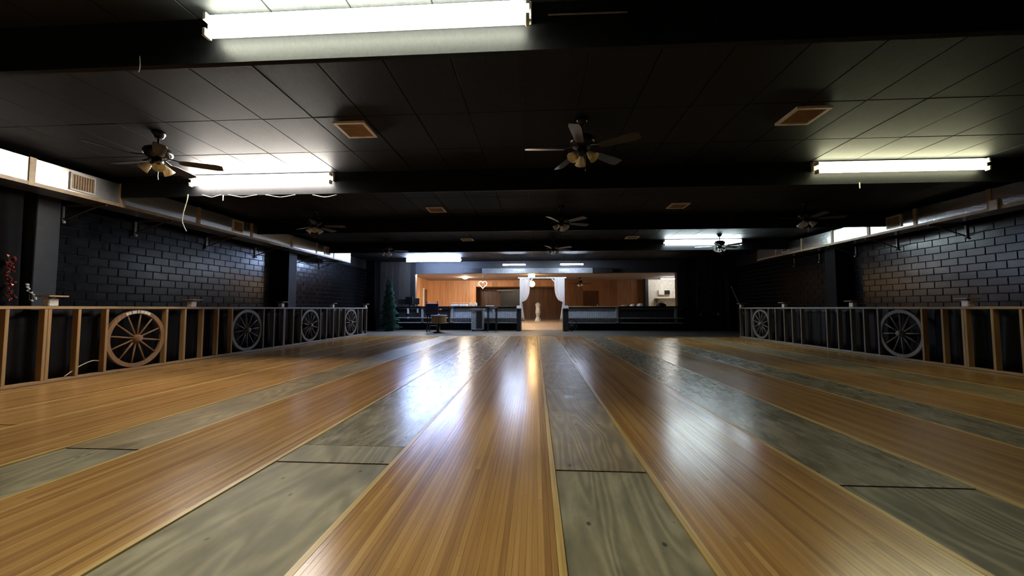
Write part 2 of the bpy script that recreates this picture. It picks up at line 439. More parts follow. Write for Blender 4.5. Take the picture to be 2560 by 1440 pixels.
# back wall with the wide opening and the doorway
OX0, OX1, OZ = -5.68, 6.42, 2.64
DX0, DX1 = -.74, 1.3
wall_back = struct(B(XL - .2, OX0, YB, YB + .2, 0, ZC + .1).build('wall_back', 'wall_black'))
B(OX1, XR + .2, YB, YB + .2, 0, ZC + .1).build('wall_section', 'wall_black', wall_back)
B(OX0, OX1, YB, YB + .2, OZ, ZC + .1).build('wall_header', 'wall_black', wall_back)
x = XL + .42
while x < OX0 - .02:
    x1 = min(x + .31, OX0); MB().bevbox(x + .003, x1 - .003, YB - .018, YB, .02, ZC, .004).build('panel', 'panel_dark', wall_back, origin=(x, YB, 0)); x += .31
x = OX1
while x < XR - .4:
    x1 = min(x + .31, XR - .36); MB().bevbox(x + .003, x1 - .003, YB - .018, YB, .02, ZC, .004).build('panel', 'black_paint', wall_back, origin=(x, YB, 0)); x += .31
B(OX0 - .22, OX0, YB - .06, YB - .018, 0, ZC).build('pilaster', 'black_paint', wall_back)
B(OX1, OX1 + .4, YB - .1, YB - .018, 0, ZC).build('pilaster', 'black_paint', wall_back)

# door in the back wall, right
d0 = struct(MB().bevbox(7.35, 8.3, YB - .05, YB - .02, 0, 2.08, .004).build('door_1', 'black_paint'))
B(7.28, 7.35, YB - .065, YB - .018, 0, 2.14).build('door_frame', 'wall_black', d0)
B(8.3, 8.37, YB - .065, YB - .018, 0, 2.14).build('door_frame', 'wall_black', d0)
B(7.35, 8.3, YB - .065, YB - .018, 2.08, 2.14).build('door_frame', 'wall_black', d0)
pb = MB().tube((7.42, YB - .11, .72), (8.22, YB - .11, .72), .012, n=8).build('push_bar', 'dark_slot', d0)
for xx in (7.43, 8.2): MB().bevbox(xx - .035, xx + .035, YB - .12, YB - .05, .66, .78, .006).build('bar_bracket', 'galvanized', d0)
B(7.6, 7.75, YB - .052, YB - .049, 1.55, 1.62).build('door_sign', 'dark_slot', d0)
tr = struct(B(OX1 + .42, 7.27, YB - .04, YB - .018, .66, .72).build('trim_1', 'black_paint'))

# ------------------------------------------------------------------ lounge beyond the opening
LZ, LC, LY = .25, 2.84, 25.0
fl = struct(MB().box(OX0 - 1.6, 10.2, 19.2, LY + 2, LZ - .1, LZ).build('floor_lounge', 'lounge_floor'))
MB().add([(DX0, YB + .2, 0), (DX1, YB + .2, 0), (DX1, 19.2, LZ), (DX0, 19.2, LZ), (DX0, YB + .2, -.1), (DX1, YB + .2, -.1), (DX1, 19.2, -.1), (DX0, 19.2, -.1)],
         [(0, 1, 2, 3), (4, 7, 6, 5), (0, 4, 5, 1), (1, 5, 6, 2), (2, 6, 7, 3), (3, 7, 4, 0)]).build('ramp', 'lounge_floor', fl)
B(OX0 - 1.6, DX0, YB + .2, 19.2, LZ - .1, LZ).build('floor_section', 'lounge_floor', fl)
B(DX1, 10.2, YB + .2, 19.2, LZ - .1, LZ).build('floor_section', 'lounge_floor', fl)
struct(B(OX0 - 1.8, 10.4, YB + .2, LY + 2.2, LC, LC + .1).build('ceiling_lounge', 'lounge_ceiling'))
def paneled(wl, x0, x1, Y, z0, z1, mat, pw=.4):
    n = max(1, round((x1 - x0) / pw)); d = (x1 - x0) / n
    for k in range(n):
        MB().bevbox(x0 + k * d + .004, x0 + (k + 1) * d - .004, Y - .015, Y, z0, z1, .004).build('panel', mat, wl, origin=(x0 + k * d, Y, z0))
xa = atY(1190, 740, LY).x; xb = 1.75; xc = atY(1612, 740, LY).x
wf = struct(B(OX0 - 1.8, xa, LY, LY + .15, 0, LC + .1).build('wall_lounge_back', 'lounge_wood'))
paneled(wf, -7.1, xa, LY, LZ, LC, 'lounge_wood')
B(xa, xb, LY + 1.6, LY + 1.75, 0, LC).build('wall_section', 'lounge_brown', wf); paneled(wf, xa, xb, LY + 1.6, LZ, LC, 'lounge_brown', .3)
B(xa - .15, xa, LY + .15, LY + 1.75, 0, LC).build('wall_return', 'lounge_brown', wf)
B(xb, xb + .15, LY + .15, LY + 1.75, 0, LC).build('wall_return', 'lounge_brown', wf)
sof = B(xa, xb, LY, LY + 1.6, 2.42, LC).build('soffit', 'lounge_wood', wf)
n_ = 16
for k in range(n_):
    q = (xb - xa) / n_; MB().bevbox(xa + k * q + .004, xa + (k + 1) * q - .004, LY - .02, LY, 2.42, 2.74, .004).build('panel', 'lounge_wood', sof, origin=(k, LY, 0))
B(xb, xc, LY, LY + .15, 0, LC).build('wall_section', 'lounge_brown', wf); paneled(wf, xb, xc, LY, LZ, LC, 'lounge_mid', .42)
B(xc + .05, 10.4, LY, LY + .15, 0, LC).build('wall_section', 'white_board', wf); paneled(wf, xc + .05, 10.2, LY, LZ, 2.5, 'white_board', .3)
B(xa + 1.5, xa + 2.0 + 1.0, LY + 1.5, LY + 1.6, LZ, 2.4).build('dark_alcove', 'dark_screen', wf)
wll = struct(B(OX0 - 1.5, OX0 - 1.32, YB + .2, LY, 0, LC).build('wall_lounge_left', 'lounge_wood'))
y = YB + .3
while y < LY - .1:
    B(OX0 - 1.32, OX0 - 1.305, y + .003, y + .42, LZ, LC).build('panel', 'lounge_wood', wll, origin=(OX0 - 1.3, y, 0)); y += .425
struct(B(10.2, 10.4, YB + .2, LY, 0, LC).build('wall_lounge_right', 'white_board'))
a0_, b0_ = atY(1458, 765, LY - .03), atY(1496, 727, LY - .03)
d3 = struct(MB().bevbox(a0_.x, b0_.x, LY - .05, LY - .015, LZ, b0_.z, .005).build('door_3', 'lounge_brown'))
MB().lathe([(.02, 0), (.03, .02), (.03, .05), (.01, .06)], 10, (b0_.x - .08, LY - .05, 1.2), (0, -1, 0)).build('door_knob', 'chrome', d3)
pw_ = struct(B(xc - .12, xc + .06, LY - .6, LY, LZ, LC).build('wall_lounge_partition', 'black_paint'))
# door frame in the left lounge wall
dd = struct(B(OX0 - 1.3, OX0 - 1.28, 23.6, 24.3, LZ, 2.2).build('door_2', 'lounge_brown'))
B(OX0 - 1.305, OX0 - 1.24, 23.48, 23.6, LZ, 2.26).build('door_frame', 'white_board', dd)
B(OX0 - 1.305, OX0 - 1.26, 24.3, 24.4, LZ, 2.26).build('door_frame', 'lounge_wood', dd)

# ------------------------------------------------------------------ fluorescent fixtures on the beams
def fixture(key, xc_, ybeam, label, zc=3.1, length=2.38, rz=0):
    root = thing('fluorescent_light', label, 'ceiling light', (xc_, ybeam, zc), 0, 'tube lights along the beams')
    h = length / 2
    MB().bevbox(-h - .03, h + .03, -.055, 0, -.045, .1, .006).build('housing', 'housing_white', root)
    for z in (.055, -.065):
        MB().tube((-h + .02, -.085, z), (h - .02, -.085, z), .019, n=10).build('tube', 'light_' + key, root, smooth=True)
        for sx in (-1, 1):
            MB().bevbox(sx * h - .014, sx * h + .014, -.115, -.05, z - .03, z + .03, .004).build('socket', 'socket_white', root)
    return root
fixture('near', -1.24, 2.69, 'double tube fluorescent light nearest the camera, across the top of picture')
fixture('left', -4.48, 5.98, 'warm white double tube light left of centre, beside the near left ceiling fan')
fixture('right', 5.39, 5.98, 'yellowish double tube light at upper right on the second beam')
fixture('cool', 5.32, 12.55, 'cool white tube light partly behind a hanging fan, right of centre')
fixture('blue', -4.43, 16.5, 'bluish white tube light by back wall, up and right of christmas tree', 3.119, 2.4)
fixture('rear_fill', -4.48, -.6, 'double tube light added unseen behind the camera, left of it')  # added lamp, out of view, to brighten the near floor
for xx, t_s in ((-.91, 'left'), (1.55, 'right')):
    r = thing('strip_light', 'short white strip light hanging above the doorway, %s one of two' % t_s, 'ceiling light', (xx, 16.4, 2.91), 0, 'short strip lights above the doorway')
    MB().bevbox(-.49, .49, -.11, .11, -.02, 0, .005).build('housing', 'housing_white', r)
    MB().tube((-.48, -.02, -.047), (.48, -.02, -.047), .018, n=10).build('tube', 'light_strip', r, smooth=True)
    for q in (-.35, .35): MB().tube((q, 0, 0), (q, 0, ZC - 2.91), .006, n=6).build('hanger_rod', 'dark_slot', r)

# ------------------------------------------------------------------ ceiling fans
def make_fan(shade):
    root = thing('ceiling_fan', '', 'ceiling fan', (0, 0, ZC), 0, 'ceiling fans')
    MB().lathe([(.02, 0), (.075, -.002), (.07, -.03), (.045, -.075), (.018, -.085)], 20).build('canopy', 'fan_black', root, smooth=True)
    MB().tube((0, 0, -.08), (0, 0, -.2), .013, n=10).build('downrod', 'fan_black', root)
    MB().lathe([(.03, -.19), (.09, -.2), (.135, -.225), (.15, -.26), (.15, -.29), (.12, -.325), (.08, -.345), (.05, -.35)], 24).build('motor_housing', 'fan_black', root, smooth=True)
    MB().lathe([(.045, -.345), (.06, -.36), (.06, -.4), (.04, -.43), (.015, -.44)], 18).build('light_hub', 'fan_black', root, smooth=True)
    # blade along +X, pitched
    L0, L1, n = .21, .67, 7
    vs, fs = [], []
    top = []
    for i in range(n + 1):
        t = i / n; xx = L0 + (L1 - L0) * t
        hw = .05 + .02 * t
        if i == n: hw *= .72
        if i == 0: hw *= .75
        for sgn in (-1, 1):
            top.append((xx, sgn * hw, -.36 + sgn * hw * math.tan(R(-13))))
    m = len(top); vs = top + [(a, b, c - .006) for a, b, c in top]
    for i in range(n):
        a = 2 * i; fs += [(a, a + 2, a + 3, a + 1), (m + a, m + a + 1, m + a + 3, m + a + 2), (a, m + a, m + a + 2, a + 2), (a + 1, a + 3, m + a + 3, m + a + 1)]
    fs += [(0, 1, m + 1, m), (m - 2, 2 * m - 2, 2 * m - 1, m - 1)]
    b0 = None
    for k in range(5):
        bl = MB().add(vs, fs).build('blade', 'fan_blade', root) if k == 0 else link('blade', b0.data, root)
        if k == 0: b0 = bl
        bl.rotation_euler = (0, 0, 2 * PI * k / 5)
        if k == 0: am = MB().bar((.1, 0, -.325), (.25, 0, -.357), .03, .008).build('blade_arm', 'fan_black', bl)
        else: link('blade_arm', am.data, bl)
    for k in range(3):
        an = 2 * PI * k / 3 + R(-68); dv = Vector((math.cos(an), math.sin(an), 0))
        c = dv * .055 + Vector((0, 0, -.395)); ax = (dv * .75 + Vector((0, 0, -.75))).normalized()
        prof = [(.022, 0), (.03, .02), (.045, .05), (.05, .075), (.066, .115), (.062, .113), (.046, .073), (.041, .05), (.026, .02)]
        sh = MB().lathe(prof, 18, c + ax * .02, ax, wall=True).build('glass_shade', shade, root, smooth=True)
        MB().tube(c - ax * .005, c + ax * .03, .02, n=10).build('shade_holder', 'fan_black', sh)
    ch = MB().tube((.02, -.03, -.43), (.02, -.03, -.6), .0022, n=5).build('pull_chain', 'chrome', root)
    MB().lathe([(.003, -.62), (.009, -.612), (.006, -.595)], 8, (.02, -.03, 0)).build('chain_pull', 'chrome', ch)
    return root
fanA = make_fan('shade_amber'); lbl(fanA, (-4.73, 4.45, ZC), R(30), 'black ceiling fan with amber glass shades, nearest on the left')
fanB = copy_tree(fanA); lbl(fanB, (.552, 4.45, ZC), R(40), 'black ceiling fan with amber glass shades, nearest fan at centre of hall')
fanC = make_fan('shade_white')
FAN = [((-4.97, 8.3), 8, 'white shaded fan in second row, left, beside the left duct'),
       ((.57, 8.3), 25, 'white shaded fan in second row at centre, higher of the two centre fans'),
       ((5.65, 8.3), 50, 'dim white shaded fan in second row at right, beside the right duct'),
       ((-4.78, 12.05), 15, 'small white shaded fan beside the bluish tube light at left'),
       ((.56, 12.0), 33, 'farthest centre fan, above the strip lights over the doorway'),
       ((5.5, 11.75), 20, 'white shaded fan hanging in front of cool white tube light at right')]
for i, ((fx, fy), a, la) in enumerate(FAN):
    f = fanC if i == 0 else copy_tree(fanC); lbl(f, (fx, fy, ZC), R(a), la)

# ------------------------------------------------------------------ ceiling vents
VENT = [((-2.2, 4.5), 'near ceiling vent with tan frame, left of centre'), ((3.06, 4.48), 'near ceiling vent with tan frame, right of centre'),
        ((-2.2, 8.35), 'ceiling vent with tan frame between second and third beams, left one'), ((3.06, 8.34), 'ceiling vent with tan frame between second and third beams, right one'),
        ((-2.17, 12.1), 'farthest small ceiling vent, left one'), ((3.0, 12.03), 'farthest small ceiling vent, right one')]
def make_vent():
    r = thing('ceiling_vent', '', 'vent', (0, 0, ZC), 0, 'ceiling vents')
    w_, h_ = .19, .2
    fr = MB()
    for q in ((-w_, w_, -h_, -h_ + .035), (-w_, w_, h_ - .035, h_), (-w_, -w_ + .035, -h_ + .035, h_ - .035), (w_ - .035, w_, -h_ + .035, h_ - .035)):
        fr.box(*q, -.03, -.003)
    fr.build('frame', 'vent_frame', r)
    B(-w_ + .035, w_ - .035, -h_ + .035, h_ - .035, -.012, -.005).build('backing', 'vent_brown', r)
    for k in range(7):
        y = -h_ + .06 + k * (2 * h_ - .12) / 6
        MB().bar((-w_ + .035, y, -.018), (w_ - .035, y, -.018), .02, .004, (0, .5, .8)).build('slat', 'vent_brown', r)
    return r
v0 = make_vent()
for i, ((vx, vy), la) in enumerate(VENT):
    v = v0 if i == 0 else copy_tree(v0); lbl(v, (vx, vy, ZC - .004), 0, la)

# ------------------------------------------------------------------ side ducts
def duct(name, X, side, y0, y1, seams, regs, label):
    r = thing('air_duct', label, 'duct', (X, y0, 2.71)); xb_ = X - side * .45
    lo, hi = min(X, xb_), max(X, xb_); z0, z1 = 2.715, 3.1
    cuts = [y0] + sorted(s for s in seams if y0 < s < y1) + [y1]
    for a, b in zip(cuts[:-1], cuts[1:]):
        wp(MB().bevbox(lo, hi, a + .002, b - .002, z0, z1, .006), 'duct_section', 'duct_foil' if side > 0 else 'duct_foil_shiny', r)
    f0, f1 = sorted((X - side * .002, X + side * .012))
    wp(B(f0, f1, y0, y1, z0 - .004, z0 + .05), 'bottom_flange', 'duct_tape', r)
    for s in seams:
        wp(B(f0 - .003, f1 + .003, s - .035, s + .035, z0 - .006, z1 + .004), 'seam_strap', 'duct_tape', r)
    for a, b in regs:
        g0, g1 = sorted((X, X + side * .025))
        fr = wp(MB().box(g0, g1, a, b, 2.79, 2.815).box(g0, g1, a, b, 3.035, 3.06).box(g0, g1, a, a + .02, 2.815, 3.035).box(g0, g1, b - .02, b, 2.815, 3.035), 'register_frame', 'white_plastic', r)
        h0, h1 = sorted((X + side * .002, X + side * .008))
        wp(B(h0, h1, a + .02, b - .02, 2.815, 3.035), 'register_grille', 'register_tan', r)
        for k in range(9):
            yy = a + .03 + k * (b - a - .06) / 8
            wp(B(*sorted((X + side * .008, X + side * .02)), yy - .004, yy + .004, 2.82, 3.03), 'slat', 'register_tan', r)
    return r
duct('l', -7.0, 1, 2.0, 14.1, [4.84, 6.0, 7.5, 9.0, 10.57, 11.83, 12.89], [(5.27, 5.6), (8.4, 8.7), (12.28, 12.63)], 'foil faced air duct hung along the left brick wall under ceiling')
duct('r', 8.0, -1, 2.0, 14.3, [7.18, 8.51, 9.65, 10.78, 11.97, 13.2], [(8.81, 9.16), (12.57, 12.88)], 'foil faced air duct hung along the right block wall under ceiling')
def bracket(X, wallX, y, label, zb=2.42):
    r = thing('duct_bracket', label, 'bracket', (wallX, y, zb), 0, 'brackets under the ducts')
    s = 1 if X > wallX else -1
    wp(B(*sorted((wallX + s * .005, wallX + s * .03)), y - .015, y + .015, zb, 2.7), 'wall_plate', 'ledge_grey', r)
    wp(B(*sorted((wallX + s * .03, X - s * .04)), y - .015, y + .015, 2.685, 2.712), 'arm', 'dark_slot', r)
    wp(MB().bar((wallX + s * .03, y, zb + .05), (X - s * .15, y, 2.69), .02, .02, (0, 1, 0)), 'brace', 'dark_slot', r)
    wp(MB().lathe([(.008, 0), (.02, .01), (.02, .035), (.008, .045)], 10, (wallX + s * .045, y, zb - .02)), 'end_knob', 'white_plastic', r)
for i, y in enumerate((5.82, 6.97, 8.6, 10.2, 12.0, 13.4)):
    bracket(-7.0, XL, y, ('metal bracket under left duct, %s from the camera' % ['first', 'second', 'third', 'fourth', 'fifth', 'sixth', 'seventh'][i]))
for i, y in enumerate((8.3, 9.8, 11.0, 12.35, 13.5)):
    bracket(8.0, XR, y, ('metal bracket under right duct, %s from the camera' % ['first', 'second', 'third', 'fourth', 'fifth'][i]))

# ------------------------------------------------------------------ rails with studs, wheels, outlet boxes, curtains
ZR = 1.03
def rail(X, side, studs, doubles, y0, y1, label, grey):
    r = thing('stud_rail', label, 'railing', (X, y0, 0)); d = .09
    lo, hi = sorted((X, X - side * d))
    cuts = [y0, 3.6, 5.7, 8.1, 10.6, 12.9, y1]
    for a, b in zip(cuts[:-1], cuts[1:]):
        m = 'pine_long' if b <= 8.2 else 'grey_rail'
        wp(MB().bevbox(lo - .005, hi + .005, a + .001, b - .001, ZR - .04, ZR, .004), 'top_rail', m, r)
        wp(MB().bevbox(lo, hi, a + .001, b - .001, 0.001, .04, .004), 'bottom_rail', m, r)
    for s in studs:
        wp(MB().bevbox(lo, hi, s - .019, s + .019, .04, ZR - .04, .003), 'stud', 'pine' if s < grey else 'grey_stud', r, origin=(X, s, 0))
    for s in doubles:
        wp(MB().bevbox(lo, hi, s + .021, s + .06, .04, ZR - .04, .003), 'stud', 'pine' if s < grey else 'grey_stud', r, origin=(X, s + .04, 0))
    return r
LST = [1.4, 1.78, 2.15, 2.53, 4.0, 4.38, 4.76, 5.14, 5.5, 6.456, 6.817, 7.199, 7.563, 7.931, 8.9, 9.271, 9.64, 10.038, 10.395, 11.36, 11.698, 12.106, 12.462, 12.868, 13.825, 14.186, 14.567]
RST = [13.893, 13.56, 13.194, 12.252, 11.917, 11.51, 11.165, 10.809, 9.896, 9.545, 9.164, 8.823, 8.48, 7.563, 7.205, 6.84, 6.464, 6.106, 5.05, 4.67, 4.3, 3.9, 3.0, 2.6, 2.2]
RXL, RXR = -6.53, 7.12
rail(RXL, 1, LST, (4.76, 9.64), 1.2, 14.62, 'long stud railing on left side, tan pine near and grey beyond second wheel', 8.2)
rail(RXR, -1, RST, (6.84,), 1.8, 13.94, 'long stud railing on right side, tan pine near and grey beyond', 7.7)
def make_wheel(mat):
    root = thing('wagon_wheel', '', 'wagon wheel', (0, 0, 0), 0, 'wagon wheels in the railings')
    # wheel in the YZ plane
    Ro, Ri, n = .468, .405, 48
    vs, fs = [], []
    for i in range(n):
        a = 2 * PI * i / n; c, s_ = math.cos(a), math.sin(a)
        for rr, xx in ((Ro, -.022), (Ro, .022), (Ri, .02), (Ri, -.02)): vs.append((xx, c * rr, s_ * rr))
    for i in range(n):
        j = (i + 1) % n
        for k in range(4): fs.append((4 * i + k, 4 * i + (k + 1) % 4, 4 * j + (k + 1) % 4, 4 * j + k))
    MB().add(vs, fs).build('rim', mat, root)
    MB().lathe([(.03, -.075), (.05, -.07), (.062, -.04), (.068, 0), (.062, .04), (.05, .07), (.03, .075)], 18, (0, 0, 0), (1, 0, 0)).build('hub', mat, root, smooth=True)
    sp = None
    for k in range(12):
        o = MB().tube((0, .055, 0), (0, .41, 0), .015, .011, n=8).build('spoke', mat, root, smooth=True) if k == 0 else link('spoke', sp.data, root)
        if k == 0: sp = o
        o.rotation_euler = (2 * PI * (k + .3) / 12, 0, 0)
    return root
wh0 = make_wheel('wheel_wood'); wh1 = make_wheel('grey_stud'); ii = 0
pk = MB()
for a0, a1 in ((64, 70), (71, 78), (79, 86), (88, 92), (94, 103), (105, 110), (111, 116)):
    A0, A1 = R(a0 - 13), R(a1 - 13); vs = [(q, math.cos(a) * r_, math.sin(a) * r_) for q in (.0205, .0235) for a, r_ in ((A0, .415), (A1, .413), (A1, .458), (A0, .46))]
    pk.add(vs, [(3, 2, 1, 0), (4, 5, 6, 7), (0, 1, 5, 4), (1, 2, 6, 5), (2, 3, 7, 6), (3, 0, 4, 7)])
pk.build('peeling_paint', 'paper', wh0, kind='stuff', label='white peeling paint patches on top of rim')
for X, ys, words in ((RXL - .045, (5.98, 8.41, 10.87, 13.35), ('nearest of the left railing, tan and well lit', 'second of the left railing, grey toned', 'third of the left railing', 'farthest of the left railing, at its end')),
                     (RXR + .045, (12.72, 8.02), ('small and far in the right railing', 'larger one in the right railing'))):
    for y, q in zip(ys, words):
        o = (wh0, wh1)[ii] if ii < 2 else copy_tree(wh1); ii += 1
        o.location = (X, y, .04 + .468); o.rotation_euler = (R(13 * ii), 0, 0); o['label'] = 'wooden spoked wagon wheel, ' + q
def outlet_box(X, side, y, label, big=True):
    r = thing('outlet_box', label, 'outlet box', (X, y, ZR), 0, 'outlet boxes on the railings')
    cx = X - side * .045
    wp(MB().bevbox(cx - .05, cx + .05, y - .055, y + .055, ZR, ZR + .1, .008), 'box_body', 'white_plastic', r)
    for dx in (-.024, .024):
        for dz in (.03, .07):
            wp(MB().bevbox(cx + dx - .017, cx + dx + .017, y - .058, y - .054, ZR + dz - .014, ZR + dz + .014, .003), 'outlet', 'paper', r)
    wp(MB().bevbox(cx - .11, cx + .11, y - .1, y + .12, ZR + .125, ZR + .145, .003), 'board_cap', 'pine_long', r)
    wp(B(cx - .015, cx + .015, y - .015, y + .015, ZR + .1, ZR + .125), 'cap_post', 'dark_slot', r)
for i, y in enumerate((4.83, 6.98, 9.58, 12.08, 14.5)):
    outlet_box(RXL, 1, y, 'white outlet box under a small board on left railing, ' + ['nearest one', 'second one', 'third one', 'fourth one', 'at far end'][i])
for i, y in enumerate((6.83, 9.14, 11.53, 13.85)):
    outlet_box(RXR, -1, y, 'white outlet box under a small board on right railing, ' + ['nearest one', 'second one', 'third one', 'at far end'][i])
def curtain(X, y0, y1, z0, z1, label, amp=.022, mat='cloth_black', name='curtain'):
    mb = MB(); n = int((y1 - y0) / .03); nz = 5
    for i in range(n + 1):
        y = y0 + (y1 - y0) * i / n
        for k in range(nz + 1):
            t = k / nz; z = z0 + (z1 - z0) * t
            mb.v.append((X + amp * (1.2 - .5 * t) * (math.sin(y * 17 + 2 * math.sin(y * 2.3)) + .5 * math.sin(y * 41 + t)), y + .03 * (1 - t) * math.sin(y * 9), z))
    for i in range(n):
        for k in range(nz):
            a = i * (nz + 1) + k; mb.f.append((a, a + nz + 1, a + nz + 2, a + 1))
    o = mb.build(name, mat, origin=(X, y0, z0), smooth=True); tag(o, label, 'curtain')
    md = o.modifiers.new('t', 'SOLIDIFY'); md.thickness = .004
    return o
curtain(RXL - .16, 1.2, 14.6, .03, ZR - .05, 'black cloth hung behind the studs of left railing')
curtain(RXR + .16, 1.9, 13.9, .03, ZR - .05, 'black cloth hung behind the studs of right railing')
curtain(XL + .35, 3.2, 5.1, .03, 2.69, 'tall black drape at far left edge behind red garland', .03, 'velvet_black', 'drape')

# ------------------------------------------------------------------ bar half walls at the back
CZ = 1.1
def half_wall(x0, x1, label, slat_mat, post_xs, cap):
    r = thing('bar_counter', label, 'counter', (x0, 17.45, 0)); yf = 17.45
    wp(B(x0, x1, yf + .06, YB + .15, .33, CZ - .045), 'body', 'black_paint', r)
    wp(B(x0, x1, yf + .1, YB + .15, 0, .33), 'base', 'velvet_black', r)
    wp(MB().bevbox(x0 - .03, x1 + .03, yf - .08, YB + .3, CZ - .045, CZ, .006), 'countertop', cap, r)
    wp(MB().bevbox(x0, x1, yf - .09, yf + .06, .55, .59, .004), 'foot_ledge', 'ledge_grey', r)
    wp(MB().bevbox(x0, x1, yf - .03, yf + .06, .33, .37, .004), 'bottom_rail', 'ledge_grey', r)
    wp(MB().bevbox(x0, x1, yf - .01, yf + .06, CZ - .13, CZ - .09, .004), 'upper_rail', 'ledge_grey', r)
    sl = MB(); x = x0
    while x < x1 - .05:
        sl.bevbox(x + .004, min(x + .075, x1), yf + .03, yf + .06, .37, CZ - .13, .006); x += .08
    wp(sl, 'slat', slat_mat, r, kind='stuff')
    for px in post_xs: wp(MB().bevbox(px - .05, px + .05, yf - .03, yf + .06, .33, CZ - .045, .004), 'post', 'ledge_grey', r)
    return r
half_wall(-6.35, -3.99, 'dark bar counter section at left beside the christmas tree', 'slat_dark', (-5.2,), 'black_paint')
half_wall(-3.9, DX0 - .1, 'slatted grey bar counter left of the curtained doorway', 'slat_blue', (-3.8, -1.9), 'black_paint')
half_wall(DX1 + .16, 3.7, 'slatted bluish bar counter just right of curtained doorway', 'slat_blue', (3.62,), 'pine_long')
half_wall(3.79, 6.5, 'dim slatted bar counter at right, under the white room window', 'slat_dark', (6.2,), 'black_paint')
for x0, x1, sd in ((DX0 - .08, DX0 + .1, 'left'), (DX1 - .1, DX1 + .14, 'right')):
    r = thing('end_post', 'black end wall with lit sloping ledge, %s side of doorway' % sd, 'end post', (x0, 16.9, 0), 0, 'doorway end posts')
    wp(MB().bevbox(x0, x1, 16.9, 17.36, 0, .98, .01), 'body', 'black_paint', r)
    wp(MB().add([(x0 - .01, 16.86, .98), (x1 + .01, 16.86, .98), (x1 + .01, 17.36, 1.1), (x0 - .01, 17.36, 1.1), (x0 - .01, 16.86, 1.01), (x1 + .01, 16.86, 1.01), (x1 + .01, 17.36, 1.13), (x0 - .01, 17.36, 1.13)],
       [(3, 2, 1, 0), (4, 5, 6, 7), (0, 1, 5, 4), (1, 2, 6, 5), (2, 3, 7, 6), (3, 0, 4, 7)]), 'ledge', 'header_blue', r)
bw = make_wheel('black_paint'); bw.location = (DX1 + .25, 16.75, .28); bw.rotation_euler = (0, 0, R(80)); bw.scale = (.55, .55, .55)
bw['label'] = 'small dark wagon wheel leaning at right side of the doorway'

# duct header over the doorway
r = thing('air_duct', 'pale blue lit cross duct above the doorway with two grilles', 'duct', (0, 17.5, 2.6))
hx0, hx1 = -2.45, 2.6
wp(MB().bevbox(hx0, hx1, 17.5, 17.899, 2.6, 2.84, .01), 'duct_body', 'header_blue', r)
for cx in (-.72, 1.28):
    wp(B(cx - .24, cx + .24, 17.485, 17.5, 2.66, 2.79), 'register_frame', 'ledge_grey', r)
    for k in range(2): wp(B(cx - .22 + k * .23, cx - .01 + k * .22, 17.48, 17.486, 2.67, 2.78), 'register_grille', 'dark_screen', r)
wp(MB().bevbox(hx0 - .9, hx0, 17.55, 17.88, 2.63, 2.84, .01), 'dark_end', 'black_paint', r)
wp(MB().bevbox(hx1, hx1 + .9, 17.55, 17.88, 2.6, 2.84, .01), 'dark_end', 'black_paint', r)

# curtained white arch
AY = 17.74
ax0, ax1 = atY(1302, 740, AY).x, atY(1409, 740, AY).x; az = atY(1355, 693, AY).z
r = thing('wedding_arch', 'white post arch with beam standing in the doorway', 'arch', (0, AY, 0))
wp(MB().bevbox(ax0 - .13, ax1 + .13, AY - .04, AY + .04, az - .06, az, .006), 'top_beam', 'white_board', r)
for xx in (ax0, ax1):
    wp(MB().bevbox(xx - .045, xx + .045, AY - .045, AY + .045, .02, az - .06, .006), 'post', 'white_board', r)
    s = 1 if xx == ax0 else -1
    wp(MB().bar((xx, AY, az - .62), (xx + s * .55, AY, az - .06), .05, .05, (0, 1, 0)), 'brace', 'white_board', r)
def swag(xp, s, label):
    # gathered at the post at tie height, wide at the top
    mb = MB(); n, m = 14, 16; zt, zk, zb = az - .06, 1.3, .42
    for k in range(m + 1):
        t = k / m
        if t < .62:
            u = t / .62; z = zt + (zk - zt) * u; wdt = .4 * math.sqrt(max(0, 1 - (u * .965) ** 2.6)) + .045
        else:
            u = (t - .62) / .38; z = zk + (zb - zk) * u; wdt = .075 + .12 * u
        for i in range(n + 1):
            q = i / n
            mb.v.append((xp + s * (-.02 + wdt * q), AY - .06 + .022 * math.sin(q * 26) * (1 if t < .62 else .7), z - (.1 * (q) * (1 - abs(2 * t / .62 - 1)) if t < .62 else 0)))
    for k in range(m):
        for i in range(n):
            a = k * (n + 1) + i; mb.f.append((a, a + 1, a + n + 2, a + n + 1))
    o = mb.build('drape', 'white_cloth', origin=(xp, AY, az), smooth=True); tag(o, label, 'curtain', 'white tied back drapes')
    md = o.modifiers.new('t', 'SOLIDIFY'); md.thickness = .006
swag(ax0, 1, 'white drape tied back on left post of doorway arch')
swag(ax1, -1, 'white drape tied back on right post of doorway arch')

# pendant lamps in the doorway
p = atY(1329, 687, 19.0)
r = thing('pendant_lamp', 'glowing yellow drum pendant lamp hanging above the doorway arch', 'lamp', (p.x, 19.0, LC))
wp(MB().tube((p.x, 19, LC), (p.x, 19, p.z + .15), .008, n=6), 'cord', 'dark_slot', r)
wp(MB().lathe([(.15, -.13), (.165, -.1), (.165, .1), (.15, .13)], 20, (p.x, 19, p.z)), 'shade', 'light_pendant', r, smooth=False)
p = atY(1330, 710, 20.6)
r = thing('globe_lamp', 'bright warm globe lamp just below the drum pendant', 'lamp', (p.x, 20.6, LC))
wp(MB().tube((p.x, 20.6, LC), (p.x, 20.6, p.z + .14), .008, n=6), 'cord', 'dark_slot', r)
wp(MB().lathe([(.02, .16), (.09, .13), (.15, .06), (.16, 0), (.14, -.07), (.08, -.13), (.02, -.15)], 18, (p.x, 20.6, p.z)), 'globe', 'light_globe', r, smooth=True)
